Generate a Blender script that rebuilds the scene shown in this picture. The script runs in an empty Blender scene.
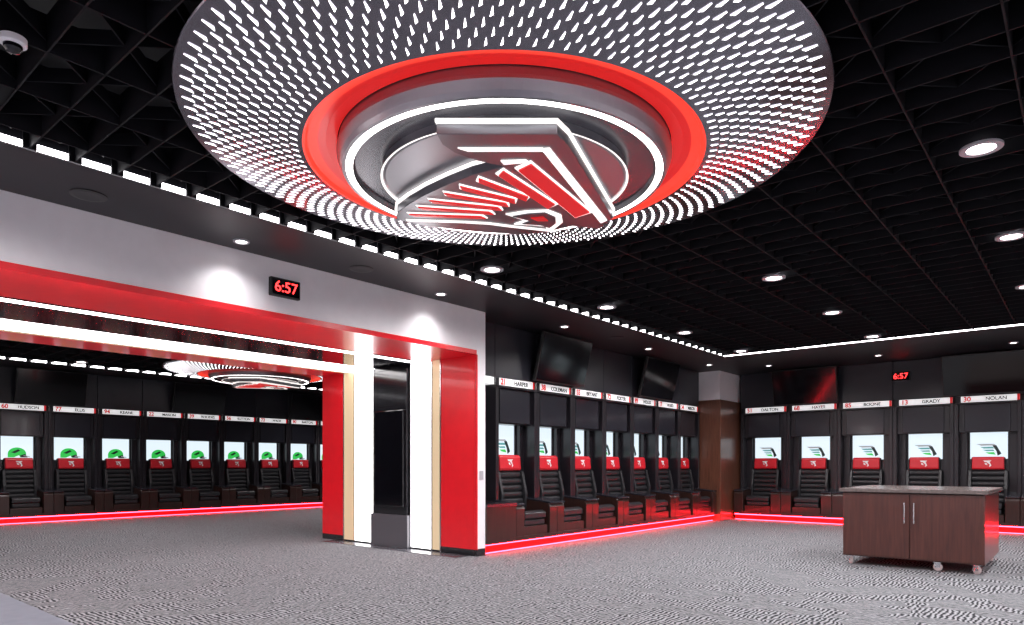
import bpy, math, random
from mathutils import Vector
random.seed(4)
S=bpy.context.scene
C=S.collection
# ---------------------------------------------------------------- materials
def mat(name,col,rough=.5,metal=0,emit=None,es=0,spec=.5,noise=0,nscale=8,coat=0):
    m=bpy.data.materials.new(name); m.use_nodes=True
    nt=m.node_tree; b=nt.nodes['Principled BSDF']
    b.inputs['Base Color'].default_value=(*col,1)
    b.inputs['Roughness'].default_value=rough
    b.inputs['Metallic'].default_value=metal
    b.inputs['Specular IOR Level'].default_value=spec
    b.inputs['Coat Weight'].default_value=coat
    b.inputs['Coat Roughness'].default_value=.08
    if emit:
        b.inputs['Emission Color'].default_value=(*emit,1)
        b.inputs['Emission Strength'].default_value=es
    if noise:
        tc=nt.nodes.new('ShaderNodeTexCoord'); n=nt.nodes.new('ShaderNodeTexNoise')
        n.inputs['Scale'].default_value=nscale; n.inputs['Detail'].default_value=4
        r=nt.nodes.new('ShaderNodeValToRGB')
        r.color_ramp.elements[0].position=.3; r.color_ramp.elements[1].position=.7
        r.color_ramp.elements[0].color=(*[c*(1-noise) for c in col],1)
        r.color_ramp.elements[1].color=(*[min(1,c*(1+noise)) for c in col],1)
        nt.links.new(tc.outputs['Object'],n.inputs['Vector']); nt.links.new(n.outputs['Fac'],r.inputs[0])
        nt.links.new(r.outputs[0],b.inputs['Base Color'])
    return m
def wood(name,c1,c2,rough=.3):
    m=mat(name,c1,rough,coat=.25); nt=m.node_tree; b=nt.nodes['Principled BSDF']
    tc=nt.nodes.new('ShaderNodeTexCoord'); mp=nt.nodes.new('ShaderNodeMapping'); mp.inputs['Scale'].default_value=(14,14,.8)
    n=nt.nodes.new('ShaderNodeTexNoise'); n.inputs['Scale'].default_value=3; n.inputs['Detail'].default_value=6; n.inputs['Distortion'].default_value=.6
    r=nt.nodes.new('ShaderNodeValToRGB'); r.color_ramp.elements[0].color=(*c1,1); r.color_ramp.elements[1].color=(*c2,1)
    r.color_ramp.elements[0].position=.3; r.color_ramp.elements[1].position=.75
    nt.links.new(tc.outputs['Object'],mp.inputs[0]); nt.links.new(mp.outputs[0],n.inputs['Vector'])
    nt.links.new(n.outputs['Fac'],r.inputs[0]); nt.links.new(r.outputs[0],b.inputs['Base Color'])
    return m
def carpet():
    m=mat('carpet',(.2,.2,.21),.95,spec=.1); nt=m.node_tree; b=nt.nodes['Principled BSDF']; L=nt.links.new; N=nt.nodes.new
    tc=N('ShaderNodeTexCoord')
    def wave(direction,sc):
        w=N('ShaderNodeTexWave'); w.bands_direction=direction; w.inputs['Scale'].default_value=sc; w.inputs['Distortion'].default_value=6
        w.inputs['Detail'].default_value=2; w.inputs['Detail Scale'].default_value=1.5; w.inputs['Detail Roughness'].default_value=.5
        L(tc.outputs['Object'],w.inputs['Vector']); return w
    w1=wave('X',8); w2=wave('Y',8)
    sel=N('ShaderNodeTexVoronoi'); sel.inputs['Scale'].default_value=4.2
    L(tc.outputs['Object'],sel.inputs['Vector'])
    sc=N('ShaderNodeSeparateColor'); L(sel.outputs['Color'],sc.inputs[0])
    sr=N('ShaderNodeValToRGB'); sr.color_ramp.elements[0].position=.48; sr.color_ramp.elements[1].position=.52; L(sc.outputs[0],sr.inputs[0])
    mw=N('ShaderNodeMix'); mw.data_type='FLOAT'; L(sr.outputs[0],mw.inputs[0]); L(w1.outputs['Fac'],mw.inputs[2]); L(w2.outputs['Fac'],mw.inputs[3])
    fine=N('ShaderNodeTexNoise'); fine.inputs['Scale'].default_value=45; fine.inputs['Detail'].default_value=4; fine.inputs['Roughness'].default_value=.75
    L(tc.outputs['Object'],fine.inputs['Vector'])
    mx=N('ShaderNodeMix'); mx.data_type='FLOAT'; mx.inputs[0].default_value=.42
    L(mw.outputs[0],mx.inputs[2]); L(fine.outputs['Fac'],mx.inputs[3])
    r=N('ShaderNodeValToRGB'); r.color_ramp.elements[0].color=(.022,.024,.029,1); r.color_ramp.elements[1].color=(.34,.345,.365,1)
    r.color_ramp.elements[0].position=.30; r.color_ramp.elements[1].position=.74
    L(mx.outputs[0],r.inputs[0]); L(r.outputs[0],b.inputs['Base Color'])
    bp=N('ShaderNodeBump'); bp.inputs['Strength'].default_value=.3; bp.inputs['Distance'].default_value=.01
    L(fine.outputs['Fac'],bp.inputs['Height']); L(bp.outputs[0],b.inputs['Normal'])
    return m
M=dict(
 carpet=carpet(), walk=mat('smooth_floor',(.18,.195,.24),.5,noise=.1),
 white=mat('white_paint',(.92,.90,.93),.55,noise=.02), black=mat('black_paint',(.006,.006,.008),.7),
 soff=mat('soffit_dark',(.008,.008,.011),.45,noise=.15), fin=mat('grid_black',(.006,.006,.0085),.6,spec=.2),
 gloss=mat('glossy_black',(.012,.012,.015),.12,spec=.6,coat=.5), red=mat('red_lacquer_glow',(.74,.007,.016),.32,coat=.3,noise=.04,emit=(1,.01,.03),es=.06),  # red lacquer is no lamp; faint emission added to lift its shaded soffit
 lwhite=mat('light_panel',(1,1,1),.5,emit=(1,.96,.97),es=5.5), lcove=mat('cove_led',(1,1,1),.5,emit=(1,.97,1),es=9),
 lgold=mat('gold_reveal_glow',(.55,.42,.26),.35,metal=.3,emit=(1,.78,.5),es=.42),  # warm lit look of the gold strips is put in as emission
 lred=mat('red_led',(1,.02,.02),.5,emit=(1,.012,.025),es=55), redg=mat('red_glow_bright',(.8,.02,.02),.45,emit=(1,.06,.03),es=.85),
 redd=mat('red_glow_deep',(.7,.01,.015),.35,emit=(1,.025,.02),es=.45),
 ringm=mat('ring_metal',(.24,.23,.27),.17,metal=.92,noise=.05), drum=mat('drum_metal',(.32,.32,.35),.3,metal=.8),
 drumf=mat('drum_face',(.13,.13,.15),.25,metal=.7), perf=mat('perforation_glow',(1,1,1),.5,emit=(1,.97,1),es=5),
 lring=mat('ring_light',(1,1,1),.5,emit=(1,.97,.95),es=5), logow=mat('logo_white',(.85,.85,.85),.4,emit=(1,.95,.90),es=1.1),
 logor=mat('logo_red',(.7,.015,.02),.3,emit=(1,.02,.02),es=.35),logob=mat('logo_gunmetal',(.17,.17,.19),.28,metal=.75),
 cab=mat('cabinet_dark',(.014,.012,.016),.28,coat=.2,noise=.1), pan=mat('shutter_panel',(.018,.018,.025),.22,coat=.3),
 upp=mat('upper_panel',(.026,.027,.035),.3,noise=.05), wood=wood('dark_wood',(.020,.008,.007),(.040,.016,.012)),
 woodc=wood('column_wood',(.085,.030,.018),(.17,.067,.040)),
 wood2=wood('cart_wood',(.048,.013,.010),(.09,.026,.018)), leath=mat('black_leather',(.018,.018,.021),.36,noise=.15,nscale=60),
 redl=mat('red_leather',(.60,.01,.022),.4), screen=mat('tv_screen',(.004,.004,.006),.10,coat=.2), bez=mat('tv_bezel',(.02,.02,.02),.4),
 steel=mat('steel',(.65,.65,.67),.25,metal=1), stone=mat('counter_top',(.13,.105,.10),.22,noise=.25,nscale=30),
 castr=mat('caster_white',(.6,.50,.50),.4),
 plate=mat('nameplate',(.85,.85,.87),.4,emit=(1,1,1),es=.6), ink=mat('ink',(.015,.015,.02),.5), numred=mat('num_red',(.7,.02,.02),.4,emit=(1,.02,.03),es=.3),
 lens=mat('lamp_lens',(1,1,1),.5,emit=(1,.95,.92),es=12), trimw=mat('lamp_trim',(.45,.44,.48),.4), clockr=mat('clock_digits',(1,.05,.05),.5,emit=(1,.03,.03),es=5),
 niche=mat('niche_backlit_panel',(.1,.1,.1),.3,emit=(.70,.81,.88),es=1.15),
 hgreen=mat('print_green',(.02,.25,.05),.4,emit=(.03,.55,.08),es=.8), hdark=mat('print_dark',(.01,.03,.03),.4),
 hteal=mat('print_teal',(.05,.16,.17),.4,emit=(.12,.42,.42),es=.6), hgrey=mat('print_grey',(.3,.32,.34),.4,emit=(.5,.55,.6),es=.35),
 base=mat('grey_base',(.10,.10,.115),.25), plinth=mat('red_plinth',(.35,.008,.012),.3),
 logow2=mat('headrest_logo',(.8,.8,.8),.5),
)
# ---------------------------------------------------------------- mesh builder
class MB:
    def __init__(s): s.v=[];s.f=[];s.m=[];s.ml=[]
    def mi(s,k):
        if k not in s.ml: s.ml.append(k)
        return s.ml.index(k)
    def box(s,x0,x1,y0,y1,z0,z1,k):
        n=len(s.v); i=s.mi(k)
        s.v+=[(x0,y0,z0),(x1,y0,z0),(x1,y1,z0),(x0,y1,z0),(x0,y0,z1),(x1,y0,z1),(x1,y1,z1),(x0,y1,z1)]
        for f in [(0,3,2,1),(4,5,6,7),(0,1,5,4),(1,2,6,5),(2,3,7,6),(3,0,4,7)]:
            s.f.append(tuple(n+a for a in f)); s.m.append(i)
        return s
    def _ex(s,A,B,k,pts):
        n=len(s.v); i=s.mi(k); c=len(pts); s.v+=A+B
        s.f.append(tuple(n+j for j in reversed(range(c)))); s.m.append(i)
        s.f.append(tuple(n+c+j for j in range(c))); s.m.append(i)
        for j in range(c):
            s.f.append((n+j,n+(j+1)%c,n+c+(j+1)%c,n+c+j)); s.m.append(i)
        return s
    def _ccw(s,pts):
        c=len(pts); a=sum(pts[j][0]*pts[(j+1)%c][1]-pts[(j+1)%c][0]*pts[j][1] for j in range(c))
        return pts[::-1] if a<0 else pts
    def prism(s,pts,z0,z1,k):
        pts=s._ccw(pts); return s._ex([(x,y,z0) for x,y in pts],[(x,y,z1) for x,y in pts],k,pts)
    def sideprism(s,pts,x0,x1,k):
        pts=s._ccw(pts); return s._ex([(x0,y,z) for y,z in pts],[(x1,y,z) for y,z in pts],k,pts)
    def front(s,pts,y0,y1,k):
        pts=s._ccw(pts); return s._ex([(x,y1,z) for x,z in pts],[(x,y0,z) for x,z in pts],k,pts)
    def lathe(s,prof,k,seg=96):
        n=len(s.v); i=s.mi(k)
        for r,z in prof:
            for a in range(seg):
                t=2*math.pi*a/seg; s.v.append((r*math.cos(t),r*math.sin(t),z))
        for j in range(len(prof)-1):
            for a in range(seg):
                b=(a+1)%seg
                s.f.append((n+j*seg+a,n+j*seg+b,n+(j+1)*seg+b,n+(j+1)*seg+a)); s.m.append(i)
        return s
    def mesh(s,name):
        me=bpy.data.meshes.new(name); me.from_pydata(s.v,[],s.f)
        for k in s.ml: me.materials.append(M[k])
        for p,i in zip(me.polygons,s.m): p.material_index=i
        me.update(); return me
def obj(name,me,parent=None,loc=(0,0,0),rot=(0,0,0),bevel=0,seg=2):
    o=bpy.data.objects.new(name,me); C.objects.link(o); o.location=loc; o.rotation_euler=rot
    if parent: o.parent=parent
    if bevel:
        b=o.modifiers.new('bevel','BEVEL'); b.width=bevel; b.segments=seg; b.limit_method='ANGLE'
    return o
def empty(name,loc=(0,0,0),rot=(0,0,0)):
    o=bpy.data.objects.new(name,None); C.objects.link(o); o.location=loc; o.rotation_euler=rot; o.empty_display_size=.1; return o
def boxo(name,x0,x1,y0,y1,z0,z1,k,bevel=0):
    cx,cy,cz=(x0+x1)/2,(y0+y1)/2,(z0+z1)/2
    return obj(name,MB().box(x0-cx,x1-cx,y0-cy,y1-cy,z0-cz,z1-cz,k).mesh(name),None,(cx,cy,cz),bevel=bevel)
def text(name,body,size,m,parent,loc,rot,align='CENTER',ext=.001):
    cu=bpy.data.curves.new(name,'FONT'); cu.body=body; cu.size=size; cu.align_x=align; cu.align_y='CENTER'; cu.extrude=ext
    cu.materials.append(M[m]); o=bpy.data.objects.new(name,cu); C.objects.link(o); o.parent=parent; o.location=loc; o.rotation_euler=rot; return o
# ---------------------------------------------------------------- shell
XL=-6.4; ZS=3.37; YJ=6.81
XE=-5.45; YE=12.9
ZP=2.76    # portal soffit height
ZF=2.82    # top of the red fascia
boxo('floor',-18.5,4,-4,16.5,-.1,0,'carpet')
boxo('floor_walkway',-10.0,4,-3.95,1.87,0,.004,'walk')
boxo('ceiling',-18.5,4,-4,16.5,3.95,4.05,'black')
boxo('wall_back',-18.5,4.1,16.5,16.65,0,4.05,'black')
boxo('wall_right',4,4.15,-4,16.5,0,4.0,'white')
boxo('wall_front',-18.5,4.1,-4.15,-4,0,4.0,'white')
boxo('wall_far_left',-18.65,-18.5,-4,16.5,0,4.0,'black')
boxo('wall_partition',-9.97,-7.52,7.0,16.5,0,3.95,'black')
boxo('wall_left_header_core',-9.97,XL-.02,-4,YJ+.19,ZF,3.95,'gloss')
boxo('wall_left',XL-.02,XL,-1.5,7.0,ZF,ZS,'white')
boxo('wall_left_pier',XL-.02,XL,YJ,7.0,0,ZF,'white')
boxo('wall_left_front',XL-.02,XL,-4,-1.5,0,ZS,'white')
boxo('wall_left_front_core',-9.97,XL-.02,-4,-1.52,0,ZF,'black')
boxo('wall_jamb_core',-9.97,XL-.02,YJ+.02,7.0,0,ZF,'white')
boxo('ceiling_soffit_left',-7.5,XE,-4,16.5,ZS,3.95,'soff')
boxo('ceiling_soffit_back',XE,4,YE,16.5,ZS,3.95,'soff')
boxo('ceiling_soffit_far',-18.5,-16.6,-4,16.5,ZS,3.95,'soff')
boxo('ceiling_soffit_inner',-10.9,-9.97,-4,16.5,ZS,3.95,'soff')
boxo('trim_cove_led_left',XE,XE+.012,-4,YE,3.378,3.420,'lcove')
boxo('trim_cove_led_back',XE,4,YE-.012,YE,3.372,3.390,'lcove')
boxo('trim_cove_led_far',-16.6,-16.588,-4,16.4,3.378,3.42,'lcove')
def clip(px,py,dx,dy,x0,x1,y0,y1):
    t0,t1=-1e9,1e9
    for p,d,a,b in((px,dx,x0,x1),(py,dy,y0,y1)):
        if abs(d)<1e-9:
            if p<a or p>b: return None
        else:
            u,v=(a-p)/d,(b-p)/d
            if u>v:u,v=v,u
            t0=max(t0,u);t1=min(t1,v)
    return (t0,t1) if t1-t0>.05 else None
def grid(name,x0,x1,y0,y1,sp):
    mb=MB(); mb.mi('fin')
    for ang,z0,z1,th,s,off in((0,ZS,3.56,.005,sp,0),(90,ZS,3.56,.005,sp*2,sp),(45,ZS+.05,3.5,.004,sp*1.4142,0),(135,ZS+.05,3.5,.004,sp*1.4142,0)):
        a=math.radians(ang); dx,dy=round(math.cos(a),9),round(math.sin(a),9); nx,ny=-dy,dx
        for i in range(-150,151):
            px,py=nx*(i*s-off)+x0,ny*(i*s)+y0
            c=clip(px,py,dx,dy,x0+(.13 if ang else 0),x1,y0,y1)
            if not c: continue
            A=(px+dx*c[0],py+dy*c[0]);B=(px+dx*c[1],py+dy*c[1])
            mb.prism([(A[0]-nx*th,A[1]-ny*th),(B[0]-nx*th,B[1]-ny*th),(B[0]+nx*th,B[1]+ny*th),(A[0]+nx*th,A[1]+ny*th)],z0,z1,'fin')
            if ang==0: mb.box(x0,x0+.02,A[1]-.04,A[1]+.04,ZS+.001,3.5,'fin')
    return obj(name,mb.mesh(name))
grid('ceiling_grid',XE+.014,3.99,-3.99,YE-.02,.27)
grid('ceiling_grid',-16.58,-10.92,-3.99,16.4,.36)
# ---------------------------------------------------------------- portal
def portal():
    p=empty('portal_frame',(-8,YJ,0))
    def sub(name,mb,bevel=0):
        return obj(name,mb.mesh(name),p,(8,-YJ,0),bevel=bevel)
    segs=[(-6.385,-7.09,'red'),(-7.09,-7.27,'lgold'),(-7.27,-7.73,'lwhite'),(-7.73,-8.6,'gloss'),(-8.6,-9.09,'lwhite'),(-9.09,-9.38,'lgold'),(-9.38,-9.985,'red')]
    for nm,y0,y1 in(('jamb_right',YJ,YJ+.02),('jamb_left',-1.52,-1.5)):
        mb=MB()
        for a,b,k in segs:
            d=.015 if k=='lwhite' else 0
            s=1 if nm=='jamb_right' else -1
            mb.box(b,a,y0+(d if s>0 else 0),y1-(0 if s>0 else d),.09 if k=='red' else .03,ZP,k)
            mb.box(b,a,y0,y1,0,.09 if k=='red' else .03,'gloss')
        sub(nm,mb)
    mb=MB()
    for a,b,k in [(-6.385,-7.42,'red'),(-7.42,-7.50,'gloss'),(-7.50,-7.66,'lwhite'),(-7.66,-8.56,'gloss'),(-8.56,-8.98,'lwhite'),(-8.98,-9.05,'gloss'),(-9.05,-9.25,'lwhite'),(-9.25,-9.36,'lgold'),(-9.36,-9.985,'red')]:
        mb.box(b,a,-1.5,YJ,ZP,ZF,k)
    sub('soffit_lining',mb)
    mb=MB()
    for x in(-7.09,-7.27,-7.73,-8.6,-9.09,-9.38): mb.box(x-.012,x+.012,YJ-.012,YJ+.01,0,ZP,'steel')
    sub('jamb_reveals',mb)
portal()
k=empty('display_kiosk',(-8.165,6.79,0))
obj('surround',MB().box(-.40,.40,-.03,0.015,.5,2.70,'gloss').mesh('surround'),k,bevel=.006)
obj('screen',MB().box(-.33,.36,-.07,-.03,.62,2.08,'screen').mesh('screen'),k,bevel=.012)
obj('plinth',MB().box(-.43,.43,-.05,.015,0.007,.5,'base').mesh('plinth'),k,bevel=.006)
boxo('floor_threshold',-9.6,-6.5,6.52,6.79,0,.006,'base')
boxo('baseboard_pier',XL,XL+.012,YJ+.005,6.99,0,.1,'gloss')
# ---------------------------------------------------------------- wood corner column
c=empty('corner_column',(-6.75,15.3,0))
obj('wood_cladding',MB().box(-.75,.45,-.62,1.15,0.0,2.72,'woodc').mesh('wood_cladding'),c,bevel=.01)
obj('plaster_top',MB().box(-.73,.42,-.60,1.15,2.72,ZS-.001,'white').mesh('plaster_top'),c)
# ---------------------------------------------------------------- stalls and chairs
def chair_meshes():
    seat=MB()
    seat.sideprism([(0.03,.44),(.03,.53),(.10,.56),(.30,.54),(.56,.51),(.56,.42)],-.26,.26,'leath')
    seat.box(-.25,.25,.05,.55,.34,.43,'leath')
    back=MB()
    for i in range(6):
        z0=.53+i*.103; y=.50+i*.014
        w=.255+.004*i
        back.sideprism([(y,z0),(y-.025,z0+.03),(y-.025,z0+.075),(y+.006,z0+.1),(y+.09,z0+.1),(y+.09,z0)],-w,w,'leath')
    for s in(-1,1):
        back.sideprism([(.47,.53),(.44,.8),(.52,1.15),(.62,1.15),(.60,.53)],s*.285-.03,s*.285+.03,'leath')
    head=MB().sideprism([(.545,1.165),(.53,1.20),(.545,1.38),(.57,1.41),(.65,1.41),(.66,1.165)],-.255,.255,'redl')
    head.box(-.27,.27,.60,.67,1.14,1.40,'leath')
    lg=MB()
    for pts in([(-.07,1.34),(.06,1.34),(.03,1.31),(-.05,1.31)],[(-.02,1.31),(.03,1.31),(.06,1.24),(.02,1.21),(.03,1.26)],[(-.05,1.29),(-.02,1.29),(.0,1.25),(-.04,1.26)]):
        n=len(lg.v); i=lg.mi('logow2'); lg.v+=[(x,.528+(z-1.2)*.08,z) for x,z in pts]; lg.f.append(tuple(range(n,n+len(pts)))); lg.m.append(i)
    return seat.mesh('seat'),back.mesh('backrest'),head.mesh('headrest'),lg.mesh('logo')
SEAT,BACK,HEAD,LOGO=chair_meshes()
def print_helmet():
    m=MB().box(-.30,.30,.72,.74,1.37,1.88,'niche')
    dome=[(.17*math.cos(t),1.50+.14*math.sin(t)) for t in [math.pi*j/14 for j in range(15)]]
    m.front([(-.17,1.42)]+dome[::-1]+[(.17,1.44),(.06,1.42),(.04,1.47),(-.06,1.42)],.715,.72,'hgreen')
    m.front([(.05,1.46),(.15,1.50),(.17,1.46),(.20,1.42),(.08,1.42)],.712,.72,'hdark')
    m.front([(-.11,1.53),(.02,1.60),(.06,1.57),(-.04,1.51)],.712,.72,'hdark')
    m.front([(.12,1.47),(.24,1.45),(.24,1.43),(.12,1.45)],.710,.72,'hgrey')
    return m.mesh('niche_print_helmet')
def print_bird():
    m=MB().box(-.30,.30,.72,.74,1.37,1.88,'niche')
    m.front([(-.20,1.66),(.08,1.66),(.12,1.63),(-.12,1.625)],.715,.72,'hgrey')
    m.front([(.05,1.64),(.12,1.63),(.20,1.47),(.14,1.43),(.12,1.52)],.715,.72,'hdark')
    m.front([(-.14,1.60),(.06,1.605),(.09,1.57),(-.08,1.57)],.715,.72,'hteal')
    m.front([(-.10,1.545),(.07,1.55),(.09,1.52),(-.04,1.52)],.715,.72,'hteal')
    m.front([(-.06,1.495),(.08,1.50),(.11,1.45),(.0,1.465)],.715,.72,'hgreen')
    return m.mesh('niche_print_bird')
WING=print_helmet(); WINB=print_bird()
def stall_meshes(w):
    h=w/2; d=MB()
    d.box(-h,h,.10,1.1,0,.13,'plinth')
    d.box(-h,h,.0,1.1,.14,.20,'wood')
    d.box(-.29,.29,.03,.6,.20,.335,'wood')
    for s in(-1,1):
        a,b=sorted((s*.31,s*(h-.004)))
        d.sideprism([(.0,.20),(.0,.60),(.03,.66),(.62,.72),(.62,.20)],a,b,'wood')
        d.sideprism([(-.015,.655),(-.01,.685),(.62,.75),(.62,.72)],a,b,'pan')
        a,b=sorted((s*(h-.07),s*(h-.002)))
        d.box(a,b,.40,1.05,.72,2.46,'cab')
        a,b=sorted((s*.33,s*(h-.07)))
        d.box(a,b,.62,.70,.70,1.95,'cab')
    d.box(-h,h,.68,1.08,.2,1.36,'cab')
    d.box(-.36,.36,.44,.47,1.90,2.42,'pan')
    d.box(-h+.07,h-.07,.47,1.05,1.88,2.46,'cab')
    d.box(-h,h,1.03,1.09,1.3,2.5,'cab')
    d.box(-h,h,.38,1.09,2.42,2.455,'cab')
    d.box(-h+.004,h-.004,.42,1.09,2.58,ZS-.004,'upp')
    d.box(-h,h,.46,1.09,2.455,2.58,'black')
    led=MB().box(-h,h,.055,.085,.118,.138,'lred'); led.box(-h,h,.085,.1,.004,.016,'lred')
    d.box(-.33,-.30,.70,.76,1.36,1.88,'cab').box(.30,.33,.70,.76,1.36,1.88,'cab')
    pl=MB().box(-h+.03,h-.03,.435,.46,2.460,2.574,'plate')
    pl.box(-h+.03,-h+.11,.431,.46,2.460,2.574,'ink'); pl.box(h-.07,h-.03,.431,.46,2.460,2.574,'numred')
    return d.mesh('cabinet'),led.mesh('led_strip'),pl.mesh('nameplate')
SM={1.0:stall_meshes(1.0),1.06:stall_meshes(1.06)}
names=['HARPER','COLEMAN','BRYANT','FOSTER','HOLLIS','WARD','MERCER','DALTON','HAYES','BOONE','GRADY','NOLAN','PRICE','TATE','LOWELL','REESE','VANCE','CARVER','HUDSON','ELLIS','KEANE','MASON','RHODES','SUTTON','WADE','BARTON','CROSS','DRAKE']
cnt=[0]
def stall(x,y,w,rz,green=False):
    i=cnt[0]; cnt[0]+=1
    s=empty('locker_stall',(x,y,0),(0,0,rz))
    a,b,d=SM[w]
    obj('cabinet',a,s,bevel=.005,seg=1); obj('led_strip',b,s); obj('niche_panel',WING if green else WINB,s); obj('nameplate',d,s)
    t=text('name_lettering',names[i%len(names)],.095,'ink',s,(.14,.433,2.515),(math.pi/2,0,0),ext=.002); t.data.offset=.002
    t=text('number_lettering',str((i*17+11)%89+10),.125,'numred',s,(-w/2+.21,.433,2.515),(math.pi/2,0,0),ext=.003); t.data.offset=.004
    ch=empty('locker_chair',(x,y,0),(0,0,rz))
    obj('seat',SEAT,ch,bevel=.02,seg=3); obj('backrest',BACK,ch,bevel=.014,seg=2); obj('headrest',HEAD,ch,bevel=.015,seg=3); obj('logo',LOGO,ch)
R90=math.pi/2
for i in range(7): stall(XL+.02,8.15+i,1.0,R90)
fl=empty('locker_end_panel',(XL+.02,7.325,0),(0,0,R90))
f=MB(); f.box(-.32,.32,.1,1.1,0,.13,'plinth').box(-.32,.32,0,1.1,.14,.2,'wood').box(-.32,.32,.0,.62,.2,.66,'wood').box(-.32,.32,-.012,.62,.66,.70,'pan').box(-.32,.32,.62,1.1,.2,2.46,'cab').box(-.32,.32,.42,1.1,2.58,ZS-.004,'upp').box(-.32,.32,.435,1.1,2.462,2.572,'plate')
obj('cabinet',f.mesh('end_cabinet'),fl)
obj('led_strip',MB().box(-.32,.32,.055,.085,.118,.138,'lred').box(-.32,.32,.085,.1,.004,.016,'lred').mesh('end_led'),fl)
for i in range(9): stall(-5.72+1.06*i,15.3,1.06,0)
for i in range(14): stall(-17.35,2.46+i,1.0,R90,True)
# ---------------------------------------------------------------- televisions
def tv(loc,rz,tilt=math.radians(14)):
    t=empty('television',loc,(0,0,rz))
    obj('bezel',MB().box(-.68,.68,-.03,.03,-.39,.39,'bez').mesh('bezel'),t,rot=(tilt,0,0),bevel=.008)
    obj('screen_glass',MB().box(-.66,.66,-.036,-.029,-.37,.37,'screen').mesh('screen_glass'),t,rot=(tilt,0,0))
    obj('bracket',MB().box(-.15,.15,.02,.2,-.12,.2,'bez').mesh('bracket'),t)
tv((-6.60,9.13,2.97),R90); tv((-6.60,12.41,2.97),R90)
tv((-4.75,15.5,2.97),0); tv((-1.5,15.5,2.97),0); tv((1.75,15.5,2.97),0)
for y in(5,8.3,11.6): tv((-17.6,y,2.97),R90)
# ---------------------------------------------------------------- clocks
def clock(loc,rz):
    t=empty('digital_wall_clock',loc,(0,0,rz))
    obj('case',MB().box(-.17,.17,-.05,0,-.095,.095,'bez').mesh('case'),t,bevel=.008)
    obj('face',MB().box(-.155,.155,-.054,-.048,-.08,.08,'screen').mesh('face'),t)
    text('digits','6:57',.155,'clockr',t,(0,-.057,.0),(math.pi/2,0,0),ext=.002)
clock((XL,3.89,3.08),R90); clock((-2.92,15.715,3.05),0)
# ---------------------------------------------------------------- medallion
def slit_mesh():
    mb=MB(); i=mb.mi('perf'); rows=11; n=108
    for rrow in range(rows):
        r=1.340+rrow*.057
        for a in range(n):
            t=2*math.pi*(a+.5*(rrow%2))/n
            L=.024+.012*(rrow/rows); w=.0092*(.8+.65*rrow/rows)
            zz=lambda q:3.23+(q-1.29)/(1.98-1.29)*.115-.003
            pts=[(r-L,-w),(r-L*.6,w),(r+L,w*1.2),(r+L*1.0,w*.7)]
            nn=len(mb.v)
            for q,ww in pts:
                x=q*math.cos(t)-ww*math.sin(t); y=q*math.sin(t)+ww*math.cos(t); mb.v.append((x,y,zz(q)))
            mb.f.append((nn,nn+1,nn+2,nn+3)); mb.m.append(i)
    return mb.mesh('perforations')
ring=MB().lathe([(1.29,3.23),(1.98,3.345),(1.985,3.352),(1.98,3.36),(1.29,3.26)],'ringm',160).mesh('perforated_ring')
redr=MB().lathe([(1.29,3.23),(1.275,3.232),(1.26,3.255),(1.20,3.268)],'redg',128).lathe([(1.20,3.268),(1.15,3.28),(1.08,3.285)],'redd',128).mesh('red_recess')  # red cove light painted as emission, brighter outside, deeper towards the drum
drum=MB().lathe([(1.07,3.30),(1.085,3.235),(1.085,3.215),(1.065,3.165),(1.05,3.137),(1.03,3.137)],'drum',128).lathe([(1.03,3.137),(.985,3.137)],'lring',128).lathe([(.985,3.137),(.97,3.17),(.0001,3.17)],'drumf',128).mesh('drum')
slits=slit_mesh()
plat=MB().lathe([(.80,3.17),(.80,3.12),(.78,3.115),(.0001,3.115)],'drum',96).mesh('logo_platform')
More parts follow.
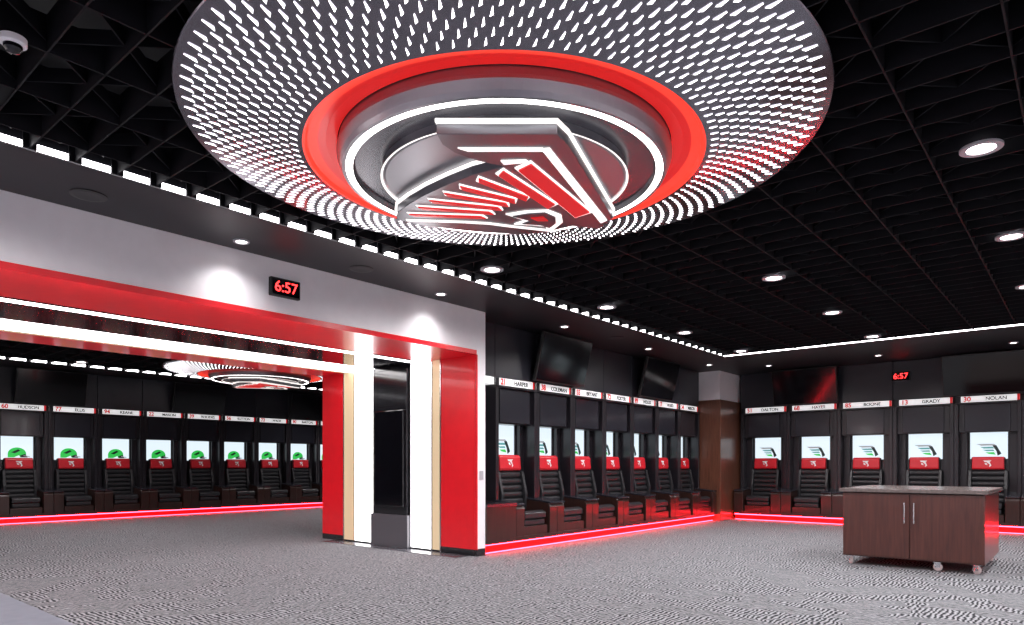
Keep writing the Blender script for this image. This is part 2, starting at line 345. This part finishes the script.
def logo_mesh():
    mb=MB()
    sil=[(-.36,-.86),(.29,-.86),(.36,-.74),(.78,.40),(.71,.62),(.50,.56),(.30,.70),(.10,.74),(-.15,.70),(-.42,.62),(-.62,.54),(-.79,.42),(-.76,.28),(-.66,.13),(-.52,-.04),(-.36,-.20),(-.20,-.34),(.0,-.46),(-.16,-.54),(-.28,-.64),(-.34,-.74)]
    g=[(x*1.02,y*1.02) for x,y in sil]
    mb.prism(g,3.092,3.115,'logow')
    mb.prism(sil,3.035,3.092,'logob')
    T=3.036
    def band(pts,k='logow',z=3.026): mb.prism(pts,z,T,k)
    def stroke(a,b,w0,w1,k,z,sk=0):
        a=Vector(a);b=Vector(b); d=(b-a).normalized(); n=Vector((-d.y,d.x))
        mb.prism([tuple(a+n*w0+d*sk),tuple(b+n*w1+d*sk),tuple(b-n*w1-d*sk),tuple(a-n*w0-d*sk)],z,T,k)
    band([(-.26,-.71),(.22,-.71),(.25,-.67),(-.20,-.67)])
    band([(.21,-.70),(.26,-.71),(.74,.42),(.70,.48)])
    band([(-.02,-.55),(.13,-.56),(.15,-.53),(.0,-.50)])
    F=[((.11,-.50),(.56,.32),.060,.070),((-.03,-.41),(.33,.16),.036,.046),((-.17,-.30),(.16,.02),.028,.036),((-.29,-.18),(.08,.06),.026,.034),((-.40,-.07),(.03,.12),.026,.032),((-.51,.05),(-.02,.19),.025,.03),((-.60,.17),(-.08,.27),.024,.028),((-.68,.30),(-.14,.35),.022,.026)]
    for a,b,w0,w1 in F:
        a=Vector(a); b=Vector(b)
        stroke(a,b,w0+.007,w1+.007,'logow',3.028,.02)
        stroke(a.lerp(b,.03),a.lerp(b,.97),w0-.006,w1-.006,'logor',3.018,.02)
    band([(.0,.30),(.14,.24),(.30,.22),(.40,.32),(.42,.46),(.36,.62),(.31,.62),(.30,.55),(.20,.52),(.06,.50),(.14,.42)])
    mb.prism([(.05,.32),(.16,.27),(.28,.25),(.36,.34),(.37,.46),(.33,.56),(.26,.50),(.12,.47),(.18,.41)],3.018,T,'logob')
    mb.prism([(.18,.33),(.27,.31),(.31,.39),(.23,.39)],3.01,T,'logor')
    P=[(-.72,.42),(-.5,.44),(-.3,.46),(-.12,.49),(.04,.55),(.2,.60),(.38,.655)]
    for a,b in zip(P,P[1:]): stroke(a,b,.015,.015,'logow',3.026,.004)
    return mb.mesh('falcon_logo')
LG=logo_mesh()
def medallion(x,y,rz):
    e=empty('ceiling_medallion',(x,y,0),(0,0,rz))
    obj('perforated_ring',ring,e); obj('red_recess',redr,e); obj('drum',drum,e); obj('perforations',slits,e)
    obj('logo_platform',plat,e); obj('falcon_logo',LG,e,bevel=.003,seg=1)
    me=MB().lathe([(.80,3.118),(.812,3.112),(.80,3.112)],'logow',96).mesh('platform_light'); obj('platform_light',me,e)
RZ=math.radians(40.2)
medallion(-2.97,3.44,RZ); medallion(-14.2,8.07,RZ)
# ---------------------------------------------------------------- downlights
dl=MB().lathe([(.085,-.0),(.085,-.012),(.125,-.012),(.125,0.002)],'trimw',32).lathe([(.085,-.004),(.0001,-.004)],'lens',32).mesh('downlight_fixture')
def down(x,y,e,z=ZS-.002,ang=120,small=False,col=(1,.96,.97),soft=.07,blend=.6):
    o=empty('recessed_downlight',(x,y,z))
    f=obj('fixture',dl,o)
    if small: f.scale=(.6,.6,1)
    l=bpy.data.lights.new('lamp','SPOT'); l.energy=e; l.spot_size=math.radians(ang); l.spot_blend=blend; l.shadow_soft_size=soft; l.color=col
    lo=bpy.data.objects.new('lamp',l); C.objects.link(lo); lo.parent=o; lo.location=(0,0,-.03)
for x in(-4.93,-2.72,-.55,1.62):
    for y in(-1.3,.95,3.2,5.5,7.8,10.1,12.4):
        if (x+2.97)**2+(y-3.44)**2<2.3**2: continue
        down(x,y,175,ang=168)
for y in(.68,3.28,5.88,8.48,11.08,13.68): down(-6.12,y,38,ang=130,small=True,blend=1)
for x in(-5.2,-3.1,-1.0,1.1): down(x,14.6,50,ang=120,small=True)
for x in(-15.8,-12.4):
    for y in(2,5,8.2,11.4,14): 
        if x==-12.4 or abs(y-8.2)>1: down(x,y,165,ang=150)
sp=MB().lathe([(.13,0),(.13,-.006),(.10,-.01),(.0001,-.008)],'bez',32).mesh('speaker')
for y in(1.95,4.58,9.8): obj('ceiling_speaker',sp,None,(-6.0,y,ZS-.001))
d=empty('dome_camera',(-4.08,.99,ZS))
obj('mount',MB().lathe([(.0001,0),(.06,0),(.06,-.03),(.05,-.038),(.0001,-.038)],'white',32).mesh('mount'),d)
obj('dome',MB().lathe([(.042,-.038),(.04,-.055),(.028,-.07),(.0001,-.078)],'screen',32).mesh('dome'),d)
# ---------------------------------------------------------------- cart
ct=empty('rolling_island_cart',(-1.645,10.13,0))
W=.745;D=.78
obj('body',MB().box(-W,W,-D,D,.11,.91,'wood2').mesh('body'),ct,bevel=.006)
dm=MB()
for a,b in((-W+.004,-.004),(.004,W-.004)): dm.box(a,b,-D-.02,-D,.125,.90,'wood2')
obj('doors',dm.mesh('doors'),ct,bevel=.004)
obj('counter',MB().box(-W-.035,W+.035,-D-.05,D+.04,.915,.96,'stone').mesh('counter'),ct,bevel=.006)
for s in(-1,1):
    h=MB().box(s*.05-.007,s*.05+.007,-D-.06,-D-.045,.55,.80,'steel').box(s*.05-.006,s*.05+.006,-D-.05,-D-.018,.57,.585,'steel').box(s*.05-.006,s*.05+.006,-D-.05,-D-.018,.765,.78,'steel')
    obj('handle_%d'%(1 if s<0 else 2),h.mesh('handle'),ct,bevel=.003)
cw=MB().lathe([(.0001,-.017),(.038,-.017),(.048,-.01),(.048,.01),(.038,.017),(.0001,.017)],'castr',24).mesh('wheel')
cf=MB().box(-.022,-.018,-.03,.03,.04,.11,'steel').box(.018,.022,-.03,.03,.04,.11,'steel').box(-.04,.04,-.04,.04,.1,.112,'steel').mesh('fork')
n=1
for x,y in((-W+.08,-D+.06),(W-.08,-D+.06),(.28,-D+.06),(-W+.08,D-.08),(W-.08,D-.08),(0,D-.08)):
    rz=.5*n
    obj('caster_fork_%d'%n,cf,ct,(x,y,0),(0,0,rz)); obj('caster_wheel_%d'%n,cw,ct,(x,y,.048),(0,math.pi/2,rz)); n+=1
boxo('wall_switch',XL+.0,XL+.01,6.88,6.95,1.05,1.17,'trimw')
# ---------------------------------------------------------------- world, camera
w=bpy.data.worlds.new('world'); S.world=w; w.use_nodes=True
w.node_tree.nodes['Background'].inputs[0].default_value=(.02,.02,.025,1)
cam=bpy.data.cameras.new('camera'); co=bpy.data.objects.new('camera',cam); C.objects.link(co); S.camera=co
co.location=(0,0,1.25); co.rotation_euler=(math.pi/2,0,RZ)
cam.lens=24.01; cam.sensor_width=36; cam.shift_y=.149; cam.clip_start=.05
S.view_settings.view_transform='Standard'
